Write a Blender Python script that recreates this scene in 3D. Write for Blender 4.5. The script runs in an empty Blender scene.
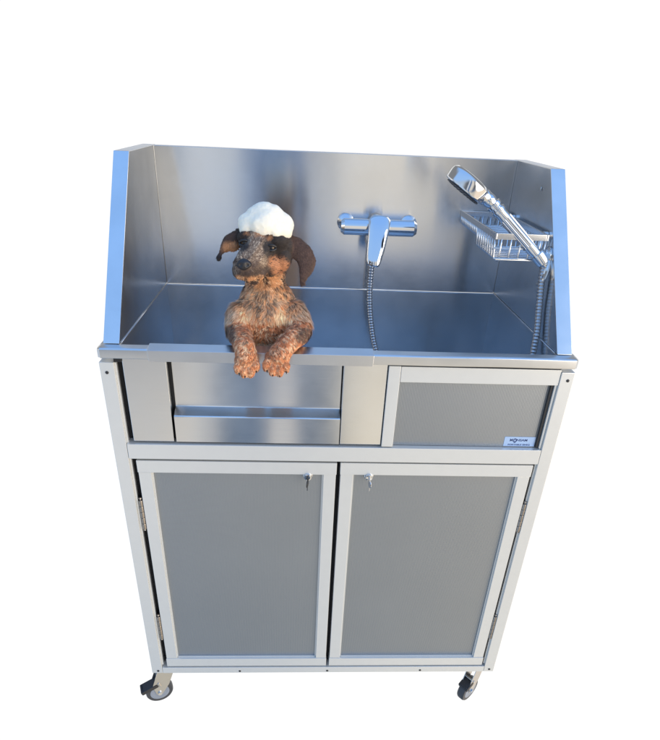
import bpy, bmesh, math, random
import numpy as np
from mathutils import Vector, Matrix, Quaternion
random.seed(7); rng = np.random.default_rng(11)
S = bpy.context.scene
COL = S.collection
R = math.radians

# ------------------------------------------------------------------ camera
def build_camera():
    C = Vector((0.41072, -1.12204, 1.52364)); pt, yw, rl, f = 0.53182, 0.06129, 0.046392, 577.147
    cx, cy, W, H = 328.827, 448.417, 660.0, 740.0
    fw = Vector((math.sin(yw)*math.cos(pt), math.cos(yw)*math.cos(pt), -math.sin(pt)))
    r = fw.cross(Vector((0, 0, 1))).normalized(); u = r.cross(fw)
    r2 = r*math.cos(rl) + u*math.sin(rl); u2 = -r*math.sin(rl) + u*math.cos(rl)
    cam = bpy.data.cameras.new('camera'); o = bpy.data.objects.new('camera', cam); COL.objects.link(o)
    M = Matrix((r2, u2, -fw)).transposed().to_4x4(); M.translation = C
    o.matrix_world = M
    cam.sensor_fit = 'HORIZONTAL'; cam.sensor_width = 36; cam.lens = f/W*36
    cam.shift_x = -(cx - W/2)/W; cam.shift_y = (cy - H/2)/W
    cam.clip_start = .01; cam.clip_end = 500
    S.camera = o
build_camera()

# ------------------------------------------------------------------ world: bands shaped to streak the steel's reflections, white behind the tub
def build_world():
    w = bpy.data.worlds.new('World'); S.world = w; w.use_nodes = True
    nt = w.node_tree; nt.nodes.clear(); N = nt.nodes.new; L = nt.links.new
    def math_(op, a, b=None, clamp=False):
        n = N('ShaderNodeMath'); n.operation = op; n.use_clamp = clamp
        for i, v in enumerate((a, b)):
            if v is None: continue
            if isinstance(v, (int, float)): n.inputs[i].default_value = v
            else: L(v, n.inputs[i])
        return n.outputs[0]
    def ramp(fac, stops, mode='EASE'):
        n = N('ShaderNodeValToRGB'); n.color_ramp.interpolation = mode
        e = n.color_ramp.elements
        while len(e) > 1: e.remove(e[-1])
        e[0].position = stops[0][0]; e[0].color = (*stops[0][1], 1)
        for p, c in stops[1:]:
            k = e.new(p); k.color = (*c, 1)
        L(fac, n.inputs[0]); return n.outputs[0]
    def mapr(v, a, b, smooth=True):
        n = N('ShaderNodeMapRange'); n.interpolation_type = 'SMOOTHSTEP' if smooth else 'LINEAR'
        L(v, n.inputs[0]); n.inputs[1].default_value = a; n.inputs[2].default_value = b
        return n.outputs[0]
    def mix(f, a, b):
        n = N('ShaderNodeMix'); n.data_type = 'RGBA'
        if isinstance(f, (int, float)): n.inputs[0].default_value = f
        else: L(f, n.inputs[0])
        for i, v in ((6, a), (7, b)):
            if isinstance(v, tuple): n.inputs[i].default_value = (*v, 1)
            else: L(v, n.inputs[i])
        return n.outputs[2]
    tc = N('ShaderNodeTexCoord'); sp = N('ShaderNodeSeparateXYZ'); L(tc.outputs['Generated'], sp.inputs[0])
    x, y, z = sp.outputs
    # a little warp so that the bands are not ruled lines
    no = N('ShaderNodeTexNoise'); L(tc.outputs['Generated'], no.inputs['Vector']); no.inputs['Scale'].default_value = 5
    wob = math_('MULTIPLY', math_('SUBTRACT', no.outputs[0], .5), .03)
    den = math_('MAXIMUM', math_('ABSOLUTE', y), .05)
    a = math_('ADD', math_('DIVIDE', x, den), wob)
    elev = z
    SC = 1.0
    def P(a_): return (a_ + .6)/1.2           # ramp position of a azimuth tangent
    fa = mapr(a, -.6, .6, False)
    far = ramp(fa, [(0, (.45, .5, .55)), (P(-.30), (.20, .21, .23)), (P(-.225), (.17, .21, .28)), (P(-.208), (.26, .34, .46)), (P(-.188), (.84, .87, .92)),
                    (P(-.105), (.80, .85, .92)), (P(-.082), (.18, .28, .48)), (P(-.005), (.18, .28, .48)), (P(.022), (.62, .63, .65)),
                    (P(.08), (1.0, .95, .87)), (P(.16), (.98, .91, .80)), (P(.235), (.66, .62, .56)), (P(.285), (.22, .23, .25)), (P(.35), (.17, .18, .20)), (1, (.6, .55, .48))])
    near = ramp(fa, [(0, (.7, .72, .74)), (P(-.33), (.90, .86, .80)), (P(-.22), (.98, .90, .79)), (P(-.175), (.82, .78, .72)), (P(-.145), (.10, .16, .26)), (P(-.065), (.12, .18, .28)),
                     (P(-.045), (1.15, 1.05, .92)), (P(-.015), (1.0, .92, .82)), (P(.000), (.12, .17, .25)), (P(.06), (.16, .20, .26)), (P(.08), (.90, .82, .68)), (P(.15), (1.1, .98, .78)),
                     (P(.3), (.85, .80, .70)), (1, (.8, .74, .62))])
    far = mix(math_('MULTIPLY', mapr(elev, -.15, -.26), .45), far, (.22, .33, .52))
    deep = mix(mapr(x, -.15, .28), (.20, .32, .46), (.88, .82, .70))
    near = mix(mapr(elev, -.58, -.80), near, deep)
    ground = mix(mapr(elev, -.27, -.40), far, near)
    # added side glow near the horizon, cool on the left and warm on the right
    side = mix(mapr(x, -.7, .7), (.62, .80, 1.05), (1.30, 1.08, .84))
    sky = ramp(mapr(elev, .0, 1.0, False), [(0, (.80, .90, 1.05)), (.25, (.66, .86, 1.15)), (.45, (.46, .76, 1.25)), (1, (.34, .66, 1.30))])
    front = mix(mapr(elev, .22, .48), ground, sky)
    ax = math_('ABSOLUTE', x)
    front = mix(math_('MULTIPLY', mapr(ax, .40, .62), mapr(elev, .5, .2)), front, side)
    # sky high behind the tub greyed so the rim reflects less blue
    front = mix(math_('MULTIPLY', mapr(y, .02, .25), mapr(elev, .80, .55)), front, (.30, .31, .32))
    # white behind the tub
    wh = math_('MULTIPLY', mapr(y, .12, .22), mapr(elev, .27, .17))
    c = mix(wh, front, (1.04, 1.04, 1.04))
    bg = N('ShaderNodeBackground'); L(c, bg.inputs[0]); bg.inputs[1].default_value = 1.0
    out = N('ShaderNodeOutputWorld'); L(bg.outputs[0], out.inputs[0])
build_world()
def build_sun():
    l = bpy.data.lights.new('sun', 'SUN'); l.energy = 2.4; l.angle = R(60); l.color = (1, .93, .82)
    o = bpy.data.objects.new('sun', l); COL.objects.link(o)
    d = Vector((-.75, .62, -.14)).normalized()
    o.rotation_euler = d.to_track_quat('-Z', 'Y').to_euler(); o.location = (1.5, -2, 3)
build_sun()
S.view_settings.view_transform = 'Standard'; S.view_settings.look = 'None'
S.view_settings.exposure = 0; S.view_settings.gamma = 1
S.render.engine = 'CYCLES'
S.cycles.max_bounces = 10; S.cycles.glossy_bounces = 8; S.cycles.diffuse_bounces = 4
S.cycles.use_denoising = True

# ------------------------------------------------------------------ materials
def new_mat(name):
    m = bpy.data.materials.new(name); m.use_nodes = True; nt = m.node_tree
    b = nt.nodes['Principled BSDF']; return m, nt, b
def noise(nt, scale, vec_scale=None, detail=4, rough=.5):
    tc = nt.nodes.new('ShaderNodeTexCoord'); mp = nt.nodes.new('ShaderNodeMapping')
    nt.links.new(tc.outputs['Object'], mp.inputs[0])
    if vec_scale: mp.inputs['Scale'].default_value = vec_scale
    n = nt.nodes.new('ShaderNodeTexNoise'); n.inputs['Scale'].default_value = scale; n.inputs['Detail'].default_value = detail
    n.inputs['Roughness'].default_value = rough
    nt.links.new(mp.outputs[0], n.inputs['Vector']); return n.outputs[0]
def maprange(nt, v, a, b, lo, hi):
    n = nt.nodes.new('ShaderNodeMapRange'); nt.links.new(v, n.inputs[0])
    for i, k in enumerate((a, b, lo, hi)): n.inputs[i+1].default_value = k
    return n.outputs[0]
def bump(nt, b, h, strength, dist=.001, prev=None):
    n = nt.nodes.new('ShaderNodeBump'); n.inputs['Strength'].default_value = strength; n.inputs['Distance'].default_value = dist
    nt.links.new(h, n.inputs['Height'])
    if prev: nt.links.new(prev, n.inputs['Normal'])
    nt.links.new(n.outputs[0], b.inputs['Normal']); return n.outputs[0]
def colmix(nt, f, c1, c2):
    n = nt.nodes.new('ShaderNodeMix'); n.data_type = 'RGBA'; nt.links.new(f, n.inputs[0])
    n.inputs[6].default_value = (*c1, 1); n.inputs[7].default_value = (*c2, 1); return n.outputs[2]

def steel(name, base=(.71, .715, .72), rough=.18, aniso=.95, grain=(3, 3, 160), wav=.12):
    m, nt, b = new_mat(name)
    b.inputs['Metallic'].default_value = 1
    g = noise(nt, 4, grain, 5, .6)
    big = noise(nt, 9, (1, 1, 1), 5, .55)
    nt.links.new(colmix(nt, maprange(nt, big, .3, .7, 0, 1), tuple(c*.94 for c in base), tuple(min(1, c*1.05) for c in base)), b.inputs['Base Color'])
    add = nt.nodes.new('ShaderNodeMath'); add.operation = 'ADD'
    nt.links.new(maprange(nt, g, .2, .8, -.015, .015), add.inputs[0]); nt.links.new(maprange(nt, big, .3, .7, rough-.015, rough+.025), add.inputs[1])
    nt.links.new(add.outputs[0], b.inputs['Roughness'])
    b.inputs['Anisotropic'].default_value = aniso
    v = nt.nodes.new('ShaderNodeCombineXYZ'); v.inputs[1].default_value = .15; v.inputs[2].default_value = 1
    nt.links.new(v.outputs[0], b.inputs['Tangent'])
    p = bump(nt, b, g, .015, .0006)
    dents = noise(nt, 3.2, (1.2, 1.2, .7), 2, .4)      # sheet metal is never quite flat
    bump(nt, b, dents, wav, .012, p)
    return m
def metal(name, base, rough, wob=0.):
    m, nt, b = new_mat(name); b.inputs['Metallic'].default_value = 1
    b.inputs['Base Color'].default_value = (*base, 1); b.inputs['Roughness'].default_value = rough
    if wob:
        bump(nt, b, noise(nt, 30), wob, .002)
    return m
def plain(name, base, rough, metallic=0., var=.12, scale=60, bmp=.05, sss=0):
    m, nt, b = new_mat(name)
    n = noise(nt, scale)
    nt.links.new(colmix(nt, n, tuple(c*(1-var) for c in base), tuple(min(1, c*(1+var)) for c in base)), b.inputs['Base Color'])
    b.inputs['Roughness'].default_value = rough; b.inputs['Metallic'].default_value = metallic
    if sss:
        b.inputs['Subsurface Weight'].default_value = sss; b.inputs['Subsurface Radius'].default_value = (.02, .018, .014); b.inputs['Subsurface Scale'].default_value = .5
    bump(nt, b, n, bmp, .001)
    return m
def ribbed(name, base, pitch=.0035):
    m, nt, b = new_mat(name)
    tc = nt.nodes.new('ShaderNodeTexCoord')
    wv = nt.nodes.new('ShaderNodeTexWave'); wv.bands_direction = 'X'; wv.inputs['Scale'].default_value = 2*math.pi/pitch/20
    wv.inputs['Distortion'].default_value = 0
    nt.links.new(tc.outputs['Object'], wv.inputs['Vector'])
    n = noise(nt, 5, (1, 1, 1), 3)
    mx = nt.nodes.new('ShaderNodeMix'); mx.data_type = 'RGBA'; mx.blend_type = 'MULTIPLY'; mx.inputs[0].default_value = 1
    nt.links.new(colmix(nt, n, tuple(c*.95 for c in base), tuple(c*1.05 for c in base)), mx.inputs[6])
    nt.links.new(colmix(nt, wv.outputs['Fac'], (.86, .86, .86), (1, 1, 1)), mx.inputs[7])
    nt.links.new(mx.outputs[2], b.inputs['Base Color'])
    b.inputs['Roughness'].default_value = .34; b.inputs['Metallic'].default_value = .75
    bump(nt, b, wv.outputs['Fac'], .35, .0006)
    return m

M_STEEL = steel('brushed_steel')
M_STEEL_IN = steel('brushed_steel_basin', (.63, .66, .69), .22, .9, (3, 3, 160), .1)  # darker, bluer copy of the steel; sky reflection tinted into the basin's colour
M_RIM = steel('brushed_steel_rim', (.66, .66, .66), .30, .5, (3, 120, 120), .15)
M_WELD = metal('polished_weld', (.55, .58, .62), .2)
M_CHROME = metal('chrome', (.66, .67, .69), .05)
M_ZINC = metal('zinc', (.55, .54, .52), .3, .3)
M_HINGE = metal('worn_hinge', (.34, .31, .28), .35, .3)
M_ALU = plain('satin_aluminium', (.70, .70, .68), .33, .5, .03, 40, .04)
M_BLACK = plain('black_rubber', (.018, .018, .02), .5)
M_DARK = plain('cavity_shade', (.012, .012, .014), .8)  # near-black for strips that stand in for shade
M_GREY = plain('grey_rubber', (.035, .038, .045), .45)
M_PANEL = ribbed('ribbed_grey_panel', (.33, .35, .37))
M_LABEL = plain('label_film', (.42, .57, .82), .3, .3, .04, 200)
M_INK = plain('label_ink', (.03, .06, .18), .5)
M_HOSE = metal('hose_metal', (.42, .42, .43), .2)
M_WIRE = metal('basket_wire', (.72, .72, .73), .2)
M_FOAM = plain('soap_foam', (.89, .81, .66), .7, 0, .03, 300, .3, .5)
M_FUR = None

# ------------------------------------------------------------------ helpers
def link(name, bm, mat, parent=None, smooth=False, mats=None):
    me = bpy.data.meshes.new(name); bm.normal_update(); bm.to_mesh(me); bm.free()
    for m in (mats or [mat]): me.materials.append(m)
    if smooth:
        for p in me.polygons: p.use_smooth = True
    o = bpy.data.objects.new(name, me); COL.objects.link(o)
    if parent: o.parent = parent
    return o
def smooth_by_angle(o, deg=35):
    me = o.data
    for p in me.polygons: p.use_smooth = True
    bm = bmesh.new(); bm.from_mesh(me)
    for e in bm.edges:
        e.smooth = not (len(e.link_faces) == 2 and e.calc_face_angle(0) > R(deg))
    bm.to_mesh(me); bm.free()
    m = o.modifiers.new('weighted', 'WEIGHTED_NORMAL'); m.keep_sharp = True; m.weight = 80
    return o
def empty(name, loc, label=None, cat=None, group=None, parent=None):
    o = bpy.data.objects.new(name, None); COL.objects.link(o); o.location = loc; o.empty_display_size = .05
    if label: o['label'] = label; o['category'] = cat
    if group: o['group'] = group
    if parent: o.parent = parent
    return o
def box(bm, x0, x1, y0, y1, z0, z1, bev=0., mat=0, seg=2):
    t = bmesh.new()
    vs = [t.verts.new((x, y, z)) for x in (x0, x1) for y in (y0, y1) for z in (z0, z1)]
    for f in ((0, 1, 3, 2), (4, 6, 7, 5), (0, 4, 5, 1), (2, 3, 7, 6), (0, 2, 6, 4), (1, 5, 7, 3)): t.faces.new([vs[i] for i in f])
    if bev: bmesh.ops.bevel(t, geom=list(t.edges), offset=bev, segments=seg, profile=.5, affect='EDGES')
    merge(bm, t, mat)
def merge(bm, t, mat=0, M=None):
    if M: bmesh.ops.transform(t, matrix=M, verts=t.verts)
    mp = {v: bm.verts.new(v.co) for v in t.verts}
    for f in t.faces:
        try:
            g = bm.faces.new([mp[v] for v in f.verts]); g.material_index = mat; g.smooth = f.smooth
        except ValueError: pass
    t.free()
def hexa(bm, p8, bev=0.):     # bottom 4 then top 4, same winding
    t = bmesh.new(); v = [t.verts.new(p) for p in p8]
    for f in ((3, 2, 1, 0), (4, 5, 6, 7), (0, 1, 5, 4), (1, 2, 6, 5), (2, 3, 7, 6), (3, 0, 4, 7)): t.faces.new([v[i] for i in f])
    if bev: bmesh.ops.bevel(t, geom=list(t.edges), offset=bev, segments=2, profile=.5, affect='EDGES')
    merge(bm, t)
def frames(pts):
    pts = [Vector(p) for p in pts]; n = len(pts); T = []
    for i in range(n):
        T.append((pts[min(n-1, i+1)] - pts[max(0, i-1)]).normalized())
    up = Vector((0, 0, 1)) if abs(T[0].z) < .9 else Vector((1, 0, 0))
    a = T[0].cross(up).normalized(); out = []
    for i in range(n):
        a = (a - T[i]*a.dot(T[i])).normalized(); out.append((pts[i], a, T[i].cross(a), T[i]))
    return out
def tube(bm, pts, r, n=12, cap=True, sx=1., sy=1.):
    rs = r if hasattr(r, '__len__') else [r]*len(pts)
    rings = []
    for (p, a, b, t), rr in zip(frames(pts), rs):
        rings.append([bm.verts.new(p + a*math.cos(2*math.pi*k/n)*rr*sx + b*math.sin(2*math.pi*k/n)*rr*sy) for k in range(n)])
    for A, B in zip(rings, rings[1:]):
        for k in range(n): bm.faces.new((A[k], A[(k+1) % n], B[(k+1) % n], B[k])).smooth = True
    if cap: bm.faces.new(rings[0][::-1]); bm.faces.new(rings[-1])
def lathe(bm, prof, M, n=32, mat=0):
    t = bmesh.new(); rings = []
    for r, z in prof:
        rings.append([t.verts.new((max(r, 1e-5)*math.cos(2*math.pi*k/n), max(r, 1e-5)*math.sin(2*math.pi*k/n), z)) for k in range(n)])
    for A, B in zip(rings, rings[1:]):
        for k in range(n): t.faces.new((A[k], A[(k+1) % n], B[(k+1) % n], B[k]))
    t.faces.new(rings[0][::-1]); t.faces.new(rings[-1])
    merge(bm, t, mat, M)
def axisM(origin, direction, up=(0, 0, 1)):
    z = Vector(direction).normalized(); u = Vector(up)
    x = u.cross(z)
    if x.length < 1e-4: x = Vector((1, 0, 0)).cross(z)
    x.normalize(); y = z.cross(x)
    M = Matrix((x, y, z)).transposed().to_4x4(); M.translation = Vector(origin); return M
def spline(P, n=12):
    P = [Vector(p) for p in P]; P = [P[0]*2 - P[1]] + P + [P[-1]*2 - P[-2]]; out = []
    for i in range(1, len(P)-2):
        for k in range(n):
            t = k/n; a, b, c, d = P[i-1:i+3]
            out.append(.5*((2*b) + (c-a)*t + (2*a-5*b+4*c-d)*t*t + (3*b-a-3*c+d)*t**3))
    out.append(P[-2]); return out
def resample(pts, step):
    pts = [Vector(p) for p in pts]; out = [pts[0]]; acc = 0
    for a, b in zip(pts, pts[1:]):
        L = (b-a).length; d = step - acc
        while d < L: out.append(a + (b-a)*(d/L)); d += step
        acc = L - (d - step)
    return out

# ------------------------------------------------------------------ the wash station
ST = empty('dog_wash_station', (.5, .25, 0), 'stainless steel dog washing tub on an aluminium framed cabinet with two grey doors and castors', 'dog wash tub')
BO = Vector(ST.location)
class _P: pass
def fix(o):       # children are modelled in world coordinates; the parent sits at the base centre
    o.matrix_parent_inverse = Matrix.Translation(-BO); return o
def part(name, bm, mat, parent=ST, sharp=True, **k):
    o = link(name, bm, mat, None, **k)
    o.parent = parent
    if parent is ST: fix(o)
    if sharp: smooth_by_angle(o)
    return o

H = 1.091; ZT = 1.429; D = .498; XL, XR = .042, .958
ZS = .86

# corner posts
for x0, y0 in ((0, 0), (.97, 0), (0, .50), (.97, .50)):
    bm = bmesh.new(); box(bm, x0, x0+.03, y0, y0+.03, .100, 1.0585, .0018)
    if y0 == 0:      # edge channel facing the doors
        xi = x0+.030 if x0 == 0 else x0-.004
        box(bm, xi+.0002, xi+.0038, .006, .010, .13, 1.056)
    p = part('post', bm, M_ALU)
def screw(x, y, z, r=.0035, parent=ST):
    bm = bmesh.new(); lathe(bm, [(r, 0), (r, .0012), (r*.6, .0018), (0, .0018)], axisM((x, y, z), (0, -1, 0)), 10)
    return part('screw', bm, M_BLACK, parent)
def bolt_hole(x, z): screw(x, .0002, z)
for x, z in ((.014, 1.036), (.987, 1.040), (.018, .110), (.986, .1105), (.2513, .108), (.505, .108), (.779, .108)): bolt_hole(x, z)

# rails
bm = bmesh.new(); box(bm, .0305, .9695, -.0005, .030, .8270, .8655, .0018); part('rail', bm, M_ALU)
bm = bmesh.new(); box(bm, .0305, .9695, -.0004, .030, .1000, .1230, .0015); part('rail', bm, M_ALU)
for x0 in (.0005, .9705):
    for z0 in (.10, .83):
        bm = bmesh.new(); box(bm, x0, x0+.029, .0305, .4995, z0, z0+.03, .0018); part('rail', bm, M_ALU)
for z0 in (.10, .83):
    bm = bmesh.new(); box(bm, .0305, .9695, .501, .529, z0, z0+.03, .0018); part('rail', bm, M_ALU)
# carcass: side, back and floor sheets closing the cabinet
for x0 in (.010, .986):
    bm = bmesh.new(); box(bm, x0, x0+.004, .0305, .4995, .1305, .8295); box(bm, x0, x0+.004, .0305, .4995, .8605, 1.056); part('side_panel', bm, M_PANEL)
bm = bmesh.new(); box(bm, .031, .969, .512, .516, .1305, .8295); part('back_panel', bm, M_PANEL)
bm = bmesh.new(); box(bm, .031, .969, .0305, .4995, .104, .110); part('cabinet_floor', bm, M_ALU)
# dark strips standing in for the shade in the gaps between doors and frame
for x0, x1, z0, z1 in ((.0302, .0600, .124, .8265), (.480, .530, .124, .8265), (.950, .9698, .124, .8265), (.031, .969, .800, .8266), (.031, .969, .1235, .140)):
    bm = bmesh.new(); box(bm, x0, x1, .0285 if x0 != .031 else .0262, .0300 if x0 != .031 else .0282, z0, z1); part('gap_shade', bm, M_DARK)
bm = bmesh.new(); box(bm, .0302, .058, .026, .028, .870, 1.064); part('gap_shade', bm, M_DARK)
bm = bmesh.new(); box(bm, .585, .612, .026, .028, .870, 1.064); part('gap_shade', bm, M_DARK)

# doors
def door(x0, x1, z0, z1, hinge_side, lockx, sl, label):
    d = empty('door', (0, 0, 0), parent=ST); fix(d); d['label'] = label
    w = .0305; y0, y1 = .002, .0245
    bm = bmesh.new()
    # mitre-less frame: top and bottom rails full width, stiles between
    box(bm, x0, x1, y0, y1, z1-.0325, z1, .0014)
    box(bm, x0, x1, y0, y1, z0, z0+.031, .0014)
    box(bm, x0+.0012, x0+w, y0+.0016, y1-.001, z0+.0312, z1-.0327, .0012)
    box(bm, x1-w, x1-.0012, y0+.0016, y1-.001, z0+.0312, z1-.0327, .0012)
    # lighter lip around the panel
    part('door_frame', bm, M_ALU, d)
    bm = bmesh.new(); box(bm, x0+w-.003, x1-w+.003, .0125, .0165, z0+.028, z1-.030); part('panel', bm, M_PANEL, d, sharp=False)
    # inner channel lips
    bm = bmesh.new()
    for a, b in ((x0+w+.0002, x0+w+.0030), (x1-w-.0030, x1-w-.0002)): box(bm, a, b, .0085, .0122, z0+.0315, z1-.033)
    box(bm, x0+w+.0035, x1-w-.0035, .0085, .0122, z0+.0314, z0+.0345)
    part('bead_or_shade', bm, M_ALU, d)
    # hinges in the gap
    xh = x0-.0045 if hinge_side < 0 else x1+.0045
    for zc, n in ((z1-.155, 5), (z0+.155, 5)):
        bm = bmesh.new()
        for k in range(n):
            za = zc - .042 + k*.017
            lathe(bm, [(.0046, 0), (.0052, .001), (.0052, .0150), (.0046, .016)], axisM((xh, .006, za), (0, 0, 1)), 14)
        lathe(bm, [(.0026, -.048), (.0036, -.046), (.0022, -.044), (.0022, .046), (.0038, .0475), (.0030, .050)], axisM((xh, .006, zc), (0, 0, 1)), 12)
        part('hinge', bm, M_HINGE, d)
    # cam lock
    lz = z1-.0375
    lk = bmesh.new()
    M = axisM((lockx, .0118, lz), (0, -1, 0))
    lathe(lk, [(.0115, 0), (.0118, .003), (.0105, .006), (.0095, .0065), (.0092, .013), (.0080, .0148), (.0055, .0150), (.0052, .0135), (0, .0135)], M, 28)
    part('lock', lk, M_CHROME, d)
    kb = bmesh.new()
    box(kb, lockx-.0010, lockx+.0010, -.0040-.010, .0008-.003, lz-.0045, lz+.0045, .0004)
    M = axisM((lockx+.001*sl, -.0145, lz-.010), (1, .25*sl, 0))
    lathe(kb, [(.0035, -.001), (.0085, -.001), (.0090, 0), (.0085, .001), (.0035, .001)], M, 22)
    box(kb, lockx-.0009+.001*sl, lockx+.0009+.001*sl, -.0156, -.0134, lz-.028, lz-.018, .0004)
    part('key', kb, M_CHROME if sl > 0 else M_BLACK, d)
    return d
door(.0445, .5005, .1265, .8215, -1, .434, -1, 'left cabinet door with its lock at the upper right corner')
door(.5085, .9615, .1265, .8225, +1, .577, +1, 'right cabinet door with its lock at the upper left corner')

# rim: rolled steel lip with turned down front
def rim():
    bm = bmesh.new()
    prof = [(.0185, 1.0910), (.010, 1.0908), (.000, 1.0902), (-.0035, 1.0895), (-.0052, 1.0882), (-.0060, 1.0865), (-.0060, 1.0712), (-.0052, 1.0690), (-.003, 1.0680), (.004, 1.0680), (.010, 1.0680), (.010, 1.0700), (.0185, 1.0700)]
    x0, x1 = .0015, .9985; xs = [x0, x0+.002, x0+.006] + list(np.linspace(x0+.02, x1-.02, 40)) + [x1-.006, x1-.002, x1]
    rings = []
    for x in xs:
        e = min(x-x0, x1-x); k = 1 - .0035/.012*0
        sh = max(0, .006 - e)*.8
        wv = .0004*math.sin(x*9)+.0003*math.sin(x*23+1)
        rings.append([bm.verts.new((x, y + (sh if y < .01 else 0), z - (sh*.4 if z > 1.07 else -sh*.4) + wv*(1 if y < .012 else 0))) for y, z in prof])
    n = len(prof)
    for A, B in zip(rings, rings[1:]):
        for k in range(n): bm.faces.new((A[k], B[k], B[(k+1) % n], A[(k+1) % n]))
    bm.faces.new(rings[0]); bm.faces.new(rings[-1][::-1])
    bmesh.ops.recalc_face_normals(bm, faces=bm.faces)
    o = part('front_rim', bm, M_RIM); return o
rim()
# rim overhang on the sides / back
for xa, xb in ((.0015, .0400), (.960, .9985)):
    bm = bmesh.new(); box(bm, xa, xb, .019, .5290, 1.0700, 1.0900, .002); part('side_rim', bm, M_RIM)
bm = bmesh.new(); box(bm, .0305, .0450, .0015, .0080, 1.0592, 1.0675); part('gap_shade', bm, M_DARK)  # shade under the rim put in as a dark strip
bm = bmesh.new(); box(bm, .5985, .9695, .0040, .0100, 1.0642, 1.0675); part('gap_shade', bm, M_DARK)  # dark strip as the shade above the access panel
bm = bmesh.new(); hexa(bm, [(.104, -.0085, 1.0655), (.563, -.0085, 1.0655), (.563, .0200, 1.0915), (.104, .0200, 1.0915), (.102, -.0085, 1.0895), (.564, -.0085, 1.0895), (.564, .0215, 1.0945), (.102, .0215, 1.0945)], .0012); g_ = part('gate_lip', bm, M_RIM); g_['label'] = 'raised steel lip over the left half of the front rim'

# basin: open tub below the weld line
def basin():
    bm = bmesh.new(); t = .002
    x0, x1, y0, y1, zb = XL-.0005, XR+.0005, .0190, D+.0005, .800
    bot = .03
    yq = .045
    def ring(x0, x1, y0, y1, z): return [bm.verts.new(c) for c in ((x0, y0, z), (x1, y0, z), (x1, y1, z), (x0, y1, z))]
    A = ring(x0, x1, y0, y1, H-.002); B = ring(x0+.001, x1-.001, y0+.001, y1-.002, H-.004); B2 = ring(x0+.001, x1-.001, yq, y1-.002, 1.066); C = ring(x0+.004, x1-.004, yq, y1-.004, zb+bot)
    E = ring(x0+.03, x1-.03, yq+.03, y1-.03, zb); O1 = ring(x0-t, x1+t, y0-t*.2, y1+t, H-.0025); O3 = ring(x0-t, x1+t, yq-t, y1+t, 1.062); O2 = ring(x0-t, x1+t, yq-t, y1+t, zb-.01)
    for P, Q in ((A, B), (B, B2), (B2, C), (C, E), (O2, O3), (O3, O1), (O1, A)):
        for k in range(4): bm.faces.new((P[k], P[(k+1) % 4], Q[(k+1) % 4], Q[k]))
    bm.faces.new(E[::-1]); bm.faces.new(O2)
    bmesh.ops.recalc_face_normals(bm, faces=bm.faces)
    return part('basin', bm, M_STEEL_IN)
basin()
# polished weld line between basin and splash guard
bm = bmesh.new()
tube(bm, [(XL+.002, D-.001, H), (XR-.002, D-.0004, H)], .0009, 8)
tube(bm, [(XL+.001, .030, H), (XL+.001, D-.002, H)], .0008, 8)
tube(bm, [(XR-.001, .030, H), (XR-.001, D-.002, H)], .0008, 8)
part('weld_seam', bm, M_WELD, sharp=False)
# splash guard: back sheet and two wings with sloping front edges
bm = bmesh.new(); box(bm, XL, XR, D, D+.030, H-.001, ZT, .0012); part('back_splash', bm, M_STEEL)
def wing(xi, xo):
    bm = bmesh.new(); a, b = min(xi, xo), max(xi, xo)
    yf, yt = .0185, .270
    z0 = H+.0008
    hexa(bm, [(a, yf, z0), (b, yf, z0), (b, .528, z0), (a, .528, z0), (a, yt, ZT), (b, yt, ZT), (b, .528, ZT+.0006), (a, .528, ZT+.0006)], .0013)
    return part('side_splash', bm, M_STEEL)
wing(XL-.0002, .009); wing(XR+.0002, .991)
# rivets in the top corners
for x in (.9570,):
    bm = bmesh.new(); lathe(bm, [(.004, 0), (.0035, .0012), (0, .0016)], axisM((x, .300, 1.385), (-1, 0, 0)), 10); part('rivet', bm, M_ZINC)

# step gate (left) : two flats either side of a recessed sheet
bm = bmesh.new()
box(bm, .0455, .1345, .0060, .0360, .8700, 1.0678, .0015); part('apron_sheet', bm, M_STEEL)
bm = bmesh.new(); box(bm, .5040, .5965, .0060, .0360, .8700, 1.0678, .0015); part('apron_sheet', bm, M_STEEL)
gate = bmesh.new()
prof = [(.0340, 1.0675), (.0340, .9480), (.0325, .9455), (.0300, .9445), (.0095, .9350), (.0075, .9338), (.0062, .9315), (.0062, .8700), (.0110, .8700), (.0110, .9300), (.0330, .9400), (.0370, .9430), (.0370, 1.0675)]
A = [gate.verts.new((.1395, y, z)) for y, z in prof]; B = [gate.verts.new((.5020, y, z)) for y, z in prof]
for k in range(len(prof)): gate.faces.new((A[k], A[(k+1) % len(prof)], B[(k+1) % len(prof)], B[k]))
gate.faces.new(A[::-1]); gate.faces.new(B)
bmesh.ops.recalc_face_normals(gate, faces=gate.faces)
g = part('step_gate', gate, M_STEEL); g['label'] = 'recessed steel step gate with a bent ledge'
bm = bmesh.new(); box(bm, .046, .594, .0375, .0400, .8660, 1.060); part('gap_shade', bm, M_DARK)  # dark sheet in place of the shade in the gate's slots

# access panel (right)
ap = empty('access_panel', (0, 0, 0), parent=ST); fix(ap)
bm = bmesh.new()
box(bm, .5985, .6245, .0015, .0240, .8675, 1.0640, .0014)
box(bm, .6250, .9695, .0022, .0240, 1.0270, 1.0630, .0014)
box(bm, .9640, .9698, .0050, .0240, .8675, 1.0265, .001)
part('frame', bm, M_ALU, ap)
bm = bmesh.new(); box(bm, .6235, .9645, .0140, .0180, .8665, 1.0290); part('panel', bm, M_PANEL, ap, sharp=False)
bm = bmesh.new(); box(bm, .9570, .9625, .0080, .0138, .8675, 1.0262, .001); part('bead_or_shade', bm, M_BLACK, ap)  # black strip standing in for the thin shadow beside the post
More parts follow.
